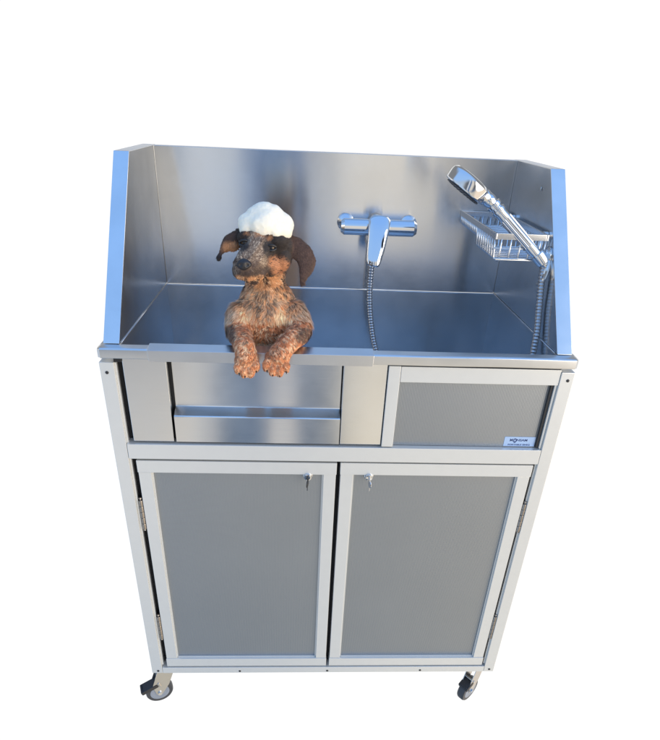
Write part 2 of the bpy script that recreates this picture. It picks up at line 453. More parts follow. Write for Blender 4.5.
# sticker
st = bmesh.new(); X0, X1, Z0, Z1 = .883, .9555, .8680, .8925
box(st, X0, X1, .0131, .0139, Z0, Z1, .0003); s_ = part('sticker', st, M_LABEL, ap); s_['label'] = 'pale blue maker label with dark lettering'
def text_mesh(s, size, x, z, y, name, mat, parent, align='CENTER', sx=1.):
    c = bpy.data.curves.new('t', 'FONT'); c.body = s; c.size = size; c.align_x = align; c.offset = size*.02; c.extrude = .00015
    o = bpy.data.objects.new('t', c); COL.objects.link(o); bpy.context.view_layer.update()
    dg = bpy.context.evaluated_depsgraph_get(); me = bpy.data.meshes.new_from_object(o.evaluated_get(dg)); bpy.data.objects.remove(o)
    me.transform(Matrix.Translation((x, y, z)) @ Matrix.Rotation(R(90), 4, 'X') @ Matrix.Diagonal((sx, 1, 1, 1)))
    me.materials.clear(); me.materials.append(mat)
    t = bpy.data.objects.new(name, me); COL.objects.link(t); t.parent = parent; return t
text_mesh('M', .0092, .8995, .8812, .0129, 'lettering', M_INK, s_, sx=1.05)
text_mesh('NSAM', .0080, .9245, .8815, .0129, 'lettering', M_INK, s_, sx=1.2)
text_mesh('PORTABLE SINKS', .0052, .9190, .8705, .0129, 'lettering', M_INK, s_, sx=1.3)
bm = bmesh.new()   # shield shaped O of the logo
pts = [(.0042*math.sin(t)*(1.0 if math.cos(t) > 0 else .95), .0050*math.cos(t) if math.cos(t) > 0 else .0068*math.cos(t)) for t in np.linspace(0, 2*math.pi, 24, endpoint=False)]
a_ = [bm.verts.new((.9080+x, .0129, .8838+z)) for x, z in pts]; b_ = [bm.verts.new((.9080+x*.45, .0129, .8838+z*.45)) for x, z in pts]
for k in range(24): bm.faces.new((a_[k], a_[(k+1) % 24], b_[(k+1) % 24], b_[k]))
part('emblem', bm, M_INK, s_, sharp=False)

# castors
def caster(x, y, yaw, brake, pl=.002):
    c = empty('caster', (x-BO.x, y-BO.y, -BO.z), parent=ST); c.rotation_euler = (0, 0, yaw)
    # local: wheel rolls along +x, trails behind at +x
    zt = .0995; rw = .040; zc = -.052 + rw; tr = .026
    bm = bmesh.new(); box(bm, -.024, .024, -.024, .024, zt-.004, zt, .001)
    lathe(bm, [(.021, -.018), (.024, -.014), (.024, -.006), (.019, -.004)], axisM((0, 0, zt), (0, 0, 1)), 28)
    part('swivel_plate', bm, M_ZINC, c)
    bm = bmesh.new()
    for s in (-1, 1):    # fork cheeks
        t = bmesh.new(); ol = [(-.020, zt-.019), (.024, zt-.019), (.044, zc+.034), (tr+.0095, zc-.002), (tr+.004, zc-.009), (tr-.007, zc-.007), (-.004, zc+.030), (-.021, zt-.034)]
        a = [t.verts.new((px, s*.0135-.0010, pz)) for px, pz in ol]; b = [t.verts.new((px, s*.0135+.0010, pz)) for px, pz in ol]
        t.faces.new(a); t.faces.new(b[::-1])
        for k in range(len(ol)): t.faces.new((a[k], b[k], b[(k+1) % 8], a[(k+1) % 8]))
        bmesh.ops.recalc_face_normals(t, faces=t.faces); merge(bm, t)
    box(bm, -.020, .024, -.0125, .0125, zt-.0210, zt-.0185, .0006)
    part('fork', bm, M_ZINC, c)
    bm = bmesh.new()
    M = axisM((tr, 0, zc), (0, 1, 0))
    lathe(bm, [(rw*.76, -.0115), (rw*.93, -.0115), (rw*.99, -.008), (rw, -.004), (rw, .004), (rw*.99, .008), (rw*.93, .0115), (rw*.76, .0115)], M, 40)
    w = part('wheel', bm, M_GREY, c)
    bm = bmesh.new(); lathe(bm, [(.006, -.0122), (.0105, -.0122), (.012, -.0118), (.019, -.0117), (.021, -.0121), (.0225, -.0122), (rw*.70, -.0119), (rw*.70, .0119), (.0225, .0122), (.021, .0121), (.019, .0117), (.012, .0118), (.0105, .0122), (.006, .0122)], M, 36)
    part('wheel_rim', bm, M_GREY2, w)
    bm = bmesh.new(); lathe(bm, [(.0062, -.0185), (.0066, -.0175), (.0066, -.0145), (.004, -.0142), (.004, .0142), (.0066, .0145), (.0066, .0175), (.0062, .0185)], M, 8); part('axle', bm, M_CHROME, c)
    if brake:
        bm = bmesh.new()
        Mx = Matrix.Translation((tr+.034, 0, zc+.024)) @ Matrix.Rotation(R(180), 4, 'Z') @ Matrix.Rotation(R(-20), 4, 'Y')
        t = bmesh.new(); box(t, pl, .034, -.0165, .0165, -.0075, .0065, .003); box(t, pl+.003, pl+.007, -.013, .013, .0066, .0090, .001); merge(bm, t, 0, Mx)
        part('brake_pedal', bm, M_BLACK, c)
        bm = bmesh.new(); t = bmesh.new(); box(t, .0345, .0420, -.0170, .0170, -.009, .009, .002); merge(bm, t, 0, Mx); part('brake_bracket', bm, M_ZINC, c)
    return c
M_GREY2 = plain('grey_wheel_centre', (.20, .23, .28), .4)
caster(.026, .040, R(200), True, -.019)
caster(.968, .046, R(-140), True)
caster(.030, .470, R(20), False)
caster(.965, .470, R(-30), False)

# ------------------------------------------------------------------ faucet (fixed to the splash guard)
fz = 1.263; fy = .452
fa = empty('faucet', (0, 0, 0), parent=ST); fix(fa)
bm = bmesh.new()
xs = np.linspace(.512, .708, 25); rr = []
for x in xs:
    e = min(x-.512, .708-x); r = .0205 if e > .006 else .0205*math.sqrt(max(.15, 1-((.006-e)/.006)**2*.5)); rr.append(r)
tube(bm, [(x, fy, fz+.001*(x-.6)) for x in xs], rr, 28, True, 1.0, .98)
part('mixer_body', bm, M_CHROME, fa, sharp=True)
for x in (.5265, .6935):
    bm = bmesh.new()
    lathe(bm, [(.0225, .0005), (.0225, .004), (.018, .010), (.012, .016), (.012, D-fy-.006)], axisM((x, D-.0002, fz+.004), (0, -1, 0)), 28)
    lathe(bm, [(.009, 0), (.009, .016), (.006, .018)], axisM((x, fy+.006, fz), (0, 0, 1)), 12)
    part('wall_flange', bm, M_CHROME, fa)
# centre body and lever sweeping down and out
bm = bmesh.new()
lathe(bm, [(.023, .035), (.0245, .0), (.0245, -.030), (.022, -.037), (.012, -.040), (0, -.040)], axisM((.607, fy, fz), (0, 1, .15)), 30)
tube(bm, [(.605, fy-.004, fz-.010), (.602, fy-.006, fz-.028), (.5995, fy-.004, fz-.045)], [.014, .012, .0105], 18)
part('cartridge', bm, M_CHROME, fa)
bm = bmesh.new()
P = spline([(.6085, .436, 1.292), (.6065, .414, 1.275), (.603, .396, 1.248), (.598, .380, 1.218), (.5935, .369, 1.195), (.591, .366, 1.184)], 6)
n = len(P); rad = [.0290*(1-(i/(n-1))**1.3*.50)*(1 if 0 < i else .6)*(min(1, .72+i*.09)) for i in range(n)]; rad[-1] *= .8
tube(bm, P, rad, 26, True, 1.0, .42)
part('lever', bm, M_CHROME, fa)
bm = bmesh.new(); lathe(bm, [(.0115, -.008), (.0125, 0), (.0125, .009), (.010, .013)], axisM((.5995, fy-.004, fz-.052), (0, 0, 1)), 12); part('hose_nut', bm, M_CHROME, fa)
# right wall holder
ho = empty('shower_bracket', (0, 0, 0), parent=ST); fix(ho)
bm = bmesh.new()
lathe(bm, [(.020, 0), (.020, .003), (.015, .007), (.013, .010), (.0, .0105)], axisM((XR-.0003, .178, 1.262), (-1, 0, 0)), 28)
tube(bm, [(XR-.004, .178, 1.262), (XR-.012, .176, 1.262), (XR-.020, .172, 1.2600)], [.010, .009, .010], 16)
lathe(bm, [(.0128, -.014), (.0150, -.012), (.0155, .010), (.0142, .013), (.0128, .013)], axisM((.9365, .168, 1.2585), (-.60, .10, .62)), 28)
tube(bm, spline([(XR-.002, .166, 1.255), (XR-.006, .156, 1.235), (XR-.010, .156, 1.215), (XR-.014, .164, 1.200)], 5), .0062, 10)
part('bracket_arm', bm, M_CHROME, ho)

# ------------------------------------------------------------------ hand shower
A0 = Vector((.944, .166, 1.250)); A1 = Vector((.822, .192, 1.3590)); ax = (A1-A0).normalized()
hs = empty('hand_shower', A0, 'chrome hand shower with round head resting in the wall holder on the right', 'hand shower')
def place(o): o.parent = hs; o.matrix_parent_inverse = Matrix.Translation(-A0); smooth_by_angle(o); return o
bm = bmesh.new(); L = (A1-A0).length
lathe(bm, [(.0085, -.012), (.0100, -.010), (.0105, 0), (.0120, .004), (.0120, .030), (.0128, .034), (.0122, .050), (.0118, L*.62), (.0128, L*.80), (.0124, L*.86), (.0135, L*.90), (.0120, L*.97), (.0128, L*1.0), (.0105, L*1.03)], axisM(A0, ax), 30)
place(link('handle', bm, M_CHROME))
# fluted grip inserts along the handle
bm = bmesh.new()
side = ax.cross(Vector((0, 1, 0))).normalized(); fr = ax.cross(side).normalized()
for k in range(10):
    an = 2*math.pi*k/10; d = side*math.cos(an)+fr*math.sin(an)
    tube(bm, [A0+ax*(L*.30)+d*.0118, A0+ax*(L*.78)+d*.0124], .0015, 6)
place(link('grip_ribs', bm, M_HOSE))
# head: thick disc, spray face down and to the front left
HC = Vector((.7585, .201, 1.3935)); hn = Vector((-.56, .0, -.83)).normalized()     # spray direction
bm = bmesh.new()
MH = axisM(HC, -hn, ax)
lathe(bm, [(0, -.0125), (.043, -.0125), (.0455, -.0115), (.0475, -.008), (.0480, .008), (.0465, .015), (.041, .0200), (.024, .0225), (0, .0232)], MH, 56)
place(link('shower_head', bm, M_CHROME))
bm = bmesh.new(); lathe(bm, [(.0405, -.0142), (.0415, -.0127), (.0, -.0127)], MH, 40)
for ring_r, cnt in ((.010, 6), (.019, 12), (.028, 18), (.0345, 22)):
    for k in range(cnt):
        an = 2*math.pi*k/cnt; c = MH @ Vector((ring_r*math.cos(an), ring_r*math.sin(an), -.0143))
        lathe(bm, [(.0015, 0), (.0011, .0008), (0, .0008)], axisM(c, hn), 6)
place(link('spray_face', bm, M_GREY))
bm = bmesh.new()
neck_end = HC + (A1-HC).normalized()*.034 - hn*.001
tube(bm, spline([A1-ax*.004, (A1+neck_end)/2 - hn*.002, neck_end], 6), [.0125]*4 + [.0145]*4 + [.0165]*(13-8), 22)
lathe(bm, [(.013, -.004), (.0158, -.003), (.0158, .004), (.013, .005)], axisM(A1, ax), 24)
lathe(bm, [(.013, -.004), (.0150, -.003), (.0150, .003), (.013, .004)], axisM(A1-ax*.014, ax), 24)
place(link('neck', bm, M_CHROME))

# ------------------------------------------------------------------ hose
h0 = Vector((.5995, fy-.004, fz-.062))
hose_pts = spline([h0, (.5985, .445, 1.15), (.5985, .440, 1.09), (.606, .425, 1.02), (.622, .40, .950), (.655, .36, .875), (.72, .30, .828), (.80, .22, .818), (.870, .150, .845), (.915, .105, .92), (.937, .098, 1.00), (.9465, .118, 1.09), (.9480, .140, 1.15), (.9465, .156, 1.205), (.9462, .1650, 1.2420)], 14)
pts = resample(hose_pts, .0011)
bm = bmesh.new()
tube(bm, pts, [.0066 + .0016*(.5+.5*math.cos(2*math.pi*i*.0011/.0074)) for i in range(len(pts))], 12)
hose = link('shower_hose', bm, M_HOSE, smooth=True)
hose['label'] = 'ribbed chrome hose looping through the tub from tap to hand shower'; hose['category'] = 'hose'

# ------------------------------------------------------------------ wire basket
bk = empty('wire_basket', (.957, .33, 1.30), 'chrome wire basket fixed to the right side wall under the hand shower', 'basket')
BK = Vector(bk.location)
def bpart(name, bm, mat=M_WIRE, s=True):
    o = link(name, bm, mat); o.parent = bk; o.matrix_parent_inverse = Matrix.Translation(-BK)
    if s: smooth_by_angle(o)
    return o
x0, x1, y0, y1, zr = .830, .9480, .172, .490, 1.300
bm = bmesh.new(); w = .0045; h = .0065
box(bm, x0, x0+w, y0, y1, zr-h, zr+h, .0012); box(bm, x1-w, x1, y0, y1, zr-h, zr+h, .0012)
box(bm, x0+w, x1-w, y0, y0+w, zr-h, zr+h, .0012); box(bm, x0+w, x1-w, y1-w, y1, zr-h, zr+h, .0012)
box(bm, x0, x0+.035, y1, y1+.006, zr-h, zr+h, .001)
bpart('rim', bm)
bm = bmesh.new(); r = .0021
zf, zb, ym = 1.250, 1.272, .325
def wire(P): tube(bm, P, r, 8)
ny = 18
for k in range(ny):                         # side wires run down and under
    y = y0+.006+(y1-y0-.012)*k/(ny-1); z = zf if y < ym else zb
    wire([(x0+.002, y, zr-.004), (x0+.0045, y, z+.006), (x0+.010, y, z), (x1-.010, y, z), (x1-.0045, y, z+.006), (x1-.002, y, zr-.004)])
for k in range(5):
    x = x0+.016+(x1-x0-.032)*k/4
    wire([(x, y0+.002, zr-.004), (x, y0+.0045, zf+.004), (x, y0+.010, zf-.003), (x, ym-.004, zf-.003), (x, ym-.002, zb-.003), (x, y1-.008, zb-.003), (x, y1-.002, zr-.004)])
wire([(x0+.004, y0+.004, zf+.003), (x1-.004, y0+.004, zf+.003)]); wire([(x0+.004, y0+.004, (zf+zr)/2), (x1-.004, y0+.004, (zf+zr)/2)])
bpart('wires', bm, s=False)
for y in (y0+.035, y1-.05):
    bm = bmesh.new(); lathe(bm, [(.008, 0), (.008, XR-x1-.0004)], axisM((x1-.0002, y, zr), (1, 0, 0)), 16)
    bpart('mount', bm)

#DOG
# ------------------------------------------------------------------ the puppy
from mathutils.bvhtree import BVHTree
KU = .00196; O = Vector((.3386, .060, 1.2485))      # dog's own axes: R right, U up, W out of the tub
W_ = (Vector((.41072, -1.12204, 1.52364)) - O).normalized()
R_ = Vector((.9986, -.0377, .0400)); R_ = (R_ - W_*R_.dot(W_)).normalized(); U_ = W_.cross(R_)
Rn, Un, Wn, On = (np.array(v) for v in (R_, U_, W_, O))
def loc(px, py, w):
    f = (1 - w/612.)*KU
    return O + R_*((px-265)*f) + U_*((265-py)*(1-.00033*(265-py))*f*.955) + W_*(w*KU)
def unloc(P):
    d = P - On; w = d@Wn/KU; f = (1 - w/612.)*KU
    V = (d@Un)/(f*.955); v = V*(1+.00033*V); v = V/(1-.00033*v)
    return d@Rn/f + 265, 265 - v, w
def blob(bm, px, py, w, rx, ry=None, rw=None, rot=0, sub=3):
    ry = ry or rx; rw = rw or rx; t = bmesh.new(); bmesh.ops.create_icosphere(t, subdivisions=sub, radius=1)
    c = loc(px, py, w); cr, sr = math.cos(R(rot)), math.sin(R(rot))
    for v in t.verts:
        a, b, d = v.co.x*rx, v.co.y*ry, v.co.z*rw
        a, b = a*cr - b*sr, a*sr + b*cr
        v.co = c + (R_*a + U_*b + W_*d)*KU
    merge(bm, t)
def chain(bm, P, fl=None, step=2.0):       # P: (px,py,w,r), fl flattens along W
    for A, B in zip(P, P[1:]):
        L = math.dist(A[:3], B[:3]); n = max(2, int(L/step))
        for k in range(n+1):
            q = [a + (b-a)*k/n for a, b in zip(A, B)]
            blob(bm, q[0], q[1], q[2], q[3], q[3], q[3]*(fl or 1), sub=2)
def remesh(bm, voxel, smooth=6, fac=.5):
    me = bpy.data.meshes.new('t'); bm.to_mesh(me); bm.free(); o = bpy.data.objects.new('t', me); COL.objects.link(o)
    m = o.modifiers.new('r', 'REMESH'); m.mode = 'VOXEL'; m.voxel_size = voxel
    s = o.modifiers.new('s', 'SMOOTH'); s.factor = fac; s.iterations = smooth
    dg = bpy.context.evaluated_depsgraph_get(); out = bpy.data.meshes.new_from_object(o.evaluated_get(dg))
    bpy.data.objects.remove(o)
    for p in out.polygons: p.use_smooth = True
    return out
def vnoise(P, s, seed=0):
    Q = P*s + seed*17.13; i = np.floor(Q).astype(np.int64); f = Q - i; f = f*f*(3-2*f); r = 0
    for dx in (0, 1):
        for dy in (0, 1):
            for dz in (0, 1):
                h = ((i[:, 0]+dx)*73856093) ^ ((i[:, 1]+dy)*19349663) ^ ((i[:, 2]+dz)*83492791) ^ (seed*2654435)
                h = (h ^ (h >> 13))*1274126177 & 0x7fffffff; h = ((h ^ (h >> 16)) & 0xffff)/65535.
                r = r + h*(f[:, 0] if dx else 1-f[:, 0])*(f[:, 1] if dy else 1-f[:, 1])*(f[:, 2] if dz else 1-f[:, 2])
    return r
def fbm(P, s, seed=0): return vnoise(P, s, seed)*.5 + vnoise(P, s*2.1, seed+1)*.3 + vnoise(P, s*4.3, seed+2)*.2

bm = bmesh.new()
# skull, brows, muzzle, cheeks
blob(bm, 269, 240, -8, 24, 21, 23); blob(bm, 258, 244, 4, 17, 15, 13); blob(bm, 274, 241, 6, 13, 9, 9); blob(bm, 247, 237, 6, 8, 6, 6)
chain(bm, [(260, 249, 5, 16.5), (252.5, 259, 14, 15.2), (247, 266, 20, 14.2)])
chain(bm, [(262, 262, 6, 11), (252, 273, 15, 9.5)]); blob(bm, 240, 270, 18, 8, 8.5, 9); blob(bm, 256, 271, 17, 9, 8.5, 8)
blob(bm, 280, 256, -6, 12.5, 15, 14); blob(bm, 284, 246, -8, 12, 12, 14); blob(bm, 268, 262, -2, 14, 14, 13)
# ears
chain(bm, [(249, 236, -2, 8), (239, 237, -4, 8), (231, 241, -3, 7.4), (227, 245.5, -2, 5.4), (222.5, 250, 0, 2.6), (220.5, 253.5, 1, 2.0), (219.3, 257, 2, 3.1)], .42, 1.3); blob(bm, 234, 245.5, -2, 6.5, 4.8, 2.6)
chain(bm, [(286, 242, -4, 10), (296, 246, -3, 10.5), (304.5, 253, -1, 10), (307.8, 260.5, 0, 9.6), (307, 268, 1, 7.4), (304.2, 275.5, 2, 4.6), (302.2, 283, 2, 1.9)], .33, 1.3)
# neck, chest, shoulders, trunk
chain(bm, [(270, 258, -18, 19), (266, 280, -24, 19), (264, 300, -28, 24)], None, 3)
blob(bm, 265, 318, -27, 35.5, 30, 28); blob(bm, 266, 300, -30, 28, 24, 22); blob(bm, 266, 334, -36, 34, 22, 24)
chain(bm, [(266, 335, -42, 33), (267, 380, -62, 31), (269, 420, -78, 26)], None, 4)
for s in (-1, 1):      # hind legs stand on the tub floor
    chain(bm, [(268+s*14, 425, -78, 18), (268+s*22, 440, -52, 10), (268+s*20, 468, -68, 6.5), (268+s*20, 478, -56, 6.5)], None, 3)
# front legs over the rim
chain(bm, [(242, 318, -22, 19), (237, 330, -12, 15), (236.5, 337, 0, 12.2), (239, 342, 14, 10.8), (241, 349, 23.5, 10.4), (242, 360, 26, 11.5)])
blob(bm, 242.5, 363, 25, 12.6, 11, 9)
for px, py, r in ((232.8, 371, 4.3), (239.2, 375, 4.6), (246.2, 375, 4.6), (252.2, 369.5, 4.2)): chain(bm, [(px*.75+242.5*.25, py-7, 29, r*.95), (px, py-1.5, 31.5, r), (px, py+1.8, 29.5, r*.9)])
chain(bm, [(290, 318, -22, 19), (297, 329, -12, 15), (297.5, 335.5, 0, 12.4), (291, 341, 14, 11), (284, 348, 23.5, 10.6), (277, 358, 26, 11.4)])
blob(bm, 275.5, 360, 25, 13, 11, 9, 12)
for px, py, r in ((263.2, 369, 4.3), (269.4, 373.6, 4.6), (276.8, 374.6, 4.6), (284, 370.5, 4.3)): chain(bm, [(px*.75+276*.25, py-7, 29, r*.95), (px, py-1.5, 31.5, r), (px, py+1.8, 29.5, r*.9)])
me = remesh(bm, .0018, 4, .45)
root = Vector((.34, .13, .80))
dog = bpy.data.objects.new('dog', me); COL.objects.link(dog); dog.location = (0, 0, 0)
dog['label'] = 'brown and black mottled puppy standing in the tub with front paws over its rim'; dog['category'] = 'dog'

def mixc(a, b, t): return a*(1-t[:, None]) + b*t[:, None]
def ss(x, a, b): t = np.clip((x-a)/(b-a), 0, 1); return t*t*(3-2*t)
def ell(px, py, cx, cy, rx, ry, soft=.35, rot=0):
    c, s = math.cos(R(rot)), math.sin(R(rot)); dx, dy = px-cx, py-cy; a, b = dx*c+dy*s, -dx*s+dy*c
    return 1 - ss(np.sqrt((a/rx)**2+(b/ry)**2), 1-soft, 1+soft)
BLACK = np.array((.020, .014, .012)); DBR = np.array((.045, .024, .016)); TAN = np.array((.65, .29, .12)); LTAN = np.array((.92, .60, .35))
GREY = np.array((.32, .235, .165)); WHT = np.array((.60, .46, .33)); RED = np.array((.46, .17, .068))
def coat(P):
    px, py, w = unloc(P); q = P - On
    n1 = fbm(q, 90, 1); n2 = fbm(q, 240, 4); n3 = fbm(q, 520, 8); jx = (n1-.5)*7; jy = (fbm(q, 80, 21)-.5)*7
    x, y = px+jx, py+jy
    c = np.tile(TAN, (len(P), 1))
    # chest: tan, paler to the sides, grey black wedge at the throat
    c = mixc(c, LTAN, ss(n2, .34, .60)*.85)
    c = mixc(c, RED, ss(n1, .56, .78)*.5)
    side = ss(np.abs(x-265), 22, 38)*ss(y, 285, 300)*(1-ss(y, 318, 335))
    c = mixc(c, GREY, side*.5); c = mixc(c, WHT, side*ss(n2, .5, .62)*.9)
    c = mixc(c, DBR, side*ss(n3, .55, .68)*.7)
    th = ell(x, y, 263, 302, 11, 18, .35); c = mixc(c, DBR*1.6, th*ss(n2, .36, .60)*.9); c = mixc(c, GREY, th*ss(n3, .52, .66)*.7)
    sh = ell(x, y, 283, 292, 12, 9, .4)+ell(x, y, 244, 300, 9, 9, .4)+ell(x, y, 292, 306, 9, 10, .4); c = mixc(c, DBR, np.clip(sh, 0, 1)*ss(n2, .45, .60)*.85)
    lo = ell(x, y, 264, 337, 22, 9, .5); c = mixc(c, DBR, lo*ss(n2, .42, .62)*.8)
    # legs
    arm = ((w > -8) & (y > 322)).astype(float)
    a = mixc(np.tile(RED*1.15, (len(P), 1)), LTAN*.85, ss(n2, .46, .64)*.8); a = mixc(a, DBR*1.3, ss(fbm(q, 330, 31), .54, .68)*.75)
    a = mixc(a, RED, ss(py, 352, 372)*.35)
    c = c*(1-arm[:, None]) + a*arm[:, None]
    eb = ell(x, y, 226.5, 334, 7, 10, .3) + ell(x, y, 304, 336, 9, 9, .3); c = mixc(c, BLACK*2.2, .8*np.clip(eb, 0, 1)*(1-.6*ss(n3, .6, .7)))
    # neck
    nk = ss(-y, -294, -284)
    k = mixc(np.tile(TAN*.72, (len(P), 1)), DBR, ss(n1, .42, .58)); k = mixc(k, LTAN, ss(n3, .56, .7)*.5); c = mixc(c, k, nk)
    # head
    hd = ss(-y, -278, -272)*ss(w, -14, -6)
    h = np.tile(BLACK*1.3, (len(P), 1))
    h = mixc(h, np.array((.40, .17, .08)), ell(x, y, 278, 265, 11.5, 9, .35, 35)*ss(n2, .30, .46))
    h = mixc(h, TAN*.85, ell(x, y, 236.5, 252, 4.5, 9, .35))
    bl = ell(x, y, 256.5, 240, 7.5, 17, .3, 12); mz = ell(x, y, 249, 263, 17.5, 17, .22)
    gm = mixc(np.tile(np.array((.20, .135, .09)), (len(P), 1)), WHT*.9, ss(n3, .48, .66)*.65); gm = mixc(gm, DBR*1.6, ss(fbm(q, 600, 50), .48, .62)*.7); gm = mixc(gm, DBR*1.4, ell(x, y, 247, 268, 14, 9, .5)*.55)
    h = mixc(h, gm, np.clip(bl+mz, 0, 1))
    h = mixc(h, TAN*.8, ell(x, y, 259, 232, 6, 5, .4)*.6)
    h = mixc(h, DBR, ell(x, y, 259, 272, 9, 6.5, .5)*.85); h = mixc(h, DBR, ell(x, y, 245, 272, 9, 5.5, .5)*.75)
    h = mixc(h, TAN*.75, ell(x, y, 240, 279, 8, 4, .4)*.7)
    h = mixc(h, BLACK*1.2, ell(x, y, 243, 243, 7.5, 8.5, .3)*.92)
    h = mixc(h, BLACK, ell(x, y, 273, 247, 10.5, 9.5, .3)*.95)
    h = mixc(h, TAN*.6, np.clip(ell(x, y, 268.5, 237.5, 3, 2.2, .5)+ell(x, y, 247, 234.5, 2.6, 2, .5), 0, 1)*.6)
    c = mixc(c, h, np.maximum(hd, ss(-py, -266, -262)*ss(w, -40, -12)))
    # ears
    el = ss(-px, -240, -236)*ss(-py, -262, -260); e = mixc(np.tile(DBR*1.3, (len(P), 1)), TAN*.55, ell(x, y, 231, 246, 8, 5.5, .4)); e = mixc(e, BLACK, ell(px, py, 219, 258, 4, 5, .3))
    c = mixc(c, e, el)
    er = ss(px, 290, 294)*ss(-py, -287, -286); c = mixc(c, np.tile(np.array((.075, .040, .027)), (len(P), 1))*(0.8+.6*n2[:, None]), er)
    return np.clip(c*(1.08+.42*n3[:, None]), 0, 1)
def paint(me, P=None, C=None):
    if P is None:
        n = len(me.vertices); P = np.empty(n*3, np.float32); me.vertices.foreach_get('co', P); P = P.reshape(-1, 3).astype(float); C = coat(P)
    at = me.color_attributes.new('coat', 'FLOAT_COLOR', 'POINT')
    at.data.foreach_set('color', np.hstack([C, np.ones((len(C), 1))]).astype(np.float32).ravel())
paint(me)
M_FUR, nt, b = new_mat('fur')
at = nt.nodes.new('ShaderNodeAttribute'); at.attribute_name = 'coat'; nt.links.new(at.outputs['Color'], b.inputs['Base Color'])
b.inputs['Roughness'].default_value = .62; b.inputs['Specular IOR Level'].default_value = .35; b.inputs['Sheen Weight'].default_value = .12
bump(nt, b, noise(nt, 700, None, 3), .5, .001)
me.materials.append(M_FUR)
bvh = BVHTree.FromPolygons([v.co.copy() for v in me.vertices], [tuple(p.vertices) for p in me.polygons])
def surf(px, py):
    a = loc(px, py, 90); hit = bvh.ray_cast(a, (loc(px, py, -60)-a).normalized())
    return hit[0], hit[1]
def dpart(name, bm, mat, parent=dog):
    o = link(name, bm, mat, smooth=True); o.parent = parent; return o
# eyes
M_EYE, nt, b = new_mat('eye_glass'); b.inputs['Base Color'].default_value = (.012, .008, .006, 1); b.inputs['Roughness'].default_value = .04
M_IRIS = plain('iris', (.13, .075, .035), .15)
M_LID = plain('eyelid_skin', (.012, .010, .010), .45)
for ex, ey in ((245.2, 242.2), (271.8, 247.0)):
    p, n = surf(ex, ey); look = (W_*1.0 + R_*-.12 + U_*-.05).normalized(); r = 4.0*KU; c = p - look*r*.55
    bm = bmesh.new(); lathe(bm, [(r*math.sin(a), r*math.cos(a)) for a in np.linspace(0.02, 3.12, 16)][::-1], axisM(c, look), 24); eye = dpart('eye', bm, M_IRIS)
    bm = bmesh.new(); lathe(bm, [(r*1.015*math.sin(a), r*1.03*math.cos(a)) for a in np.linspace(0.01, .42, 6)][::-1], axisM(c, look), 20); dpart('pupil', bm, M_EYE, eye)
    for sgn in (1, -1):
        bm = bmesh.new(); P = []
        for k in range(13):
            t = math.pi*k/12; xx = math.cos(t)*r*1.22; yy = sgn*math.sin(t)*r*(.62 if sgn > 0 else .66)
            P.append(c + R_*xx + U_*yy + look*(math.sqrt(max(0, (r*1.3)**2 - xx*xx - yy*yy))*.86))
        tube(bm, P, [r*.16]+[r*.34]*11+[r*.16], 8); dpart('eyelid', bm, M_LID, eye)
# nose
M_NOSE = plain('nose_leather', (.016, .013, .014), .32, 0, .2, 900, .5)
p, n = surf(243.8, 264.5)
bm = bmesh.new(); t = bmesh.new(); bmesh.ops.create_icosphere(t, subdivisions=4, radius=1)
for v in t.verts:
    x, y, z = v.co*1.06; y2 = y*(1.0 if y > 0 else .85)*(1-.18*abs(x)); xx = x*(1 - .22*max(0, -y)-.0*z)
    for s in (-1, 1):
        d = math.hypot((x-s*.42)/.20, (y+.02)/.26); z -= .40*math.exp(-d*d)
    z -= .12*math.exp(-(x/.07)**2)*(1 if y < .2 else 0)
    v.co = p - W_*KU*1.6 + (R_*(xx*7.4) + U_*(y2*5.9) + W_*(z*4.2))*KU
merge(bm, t); dpart('nose', bm, M_NOSE)
# claws
for px, py, w in ((234, 377.5, 31), (240, 380.3, 31), (246.6, 379.8, 31), (252.3, 375, 31), (263.8, 375, 31), (269.6, 379, 31), (277, 380, 31), (284.4, 376.5, 31)):
    bm = bmesh.new(); a = loc(px, py-2.6, w+.5)
    tube(bm, [a, a - U_*KU*1.8 + W_*KU*1.2, a - U_*KU*3.8 + W_*KU*.6], [1.15*KU, .9*KU, .2*KU], 8); dpart('claw', bm, M_LID)
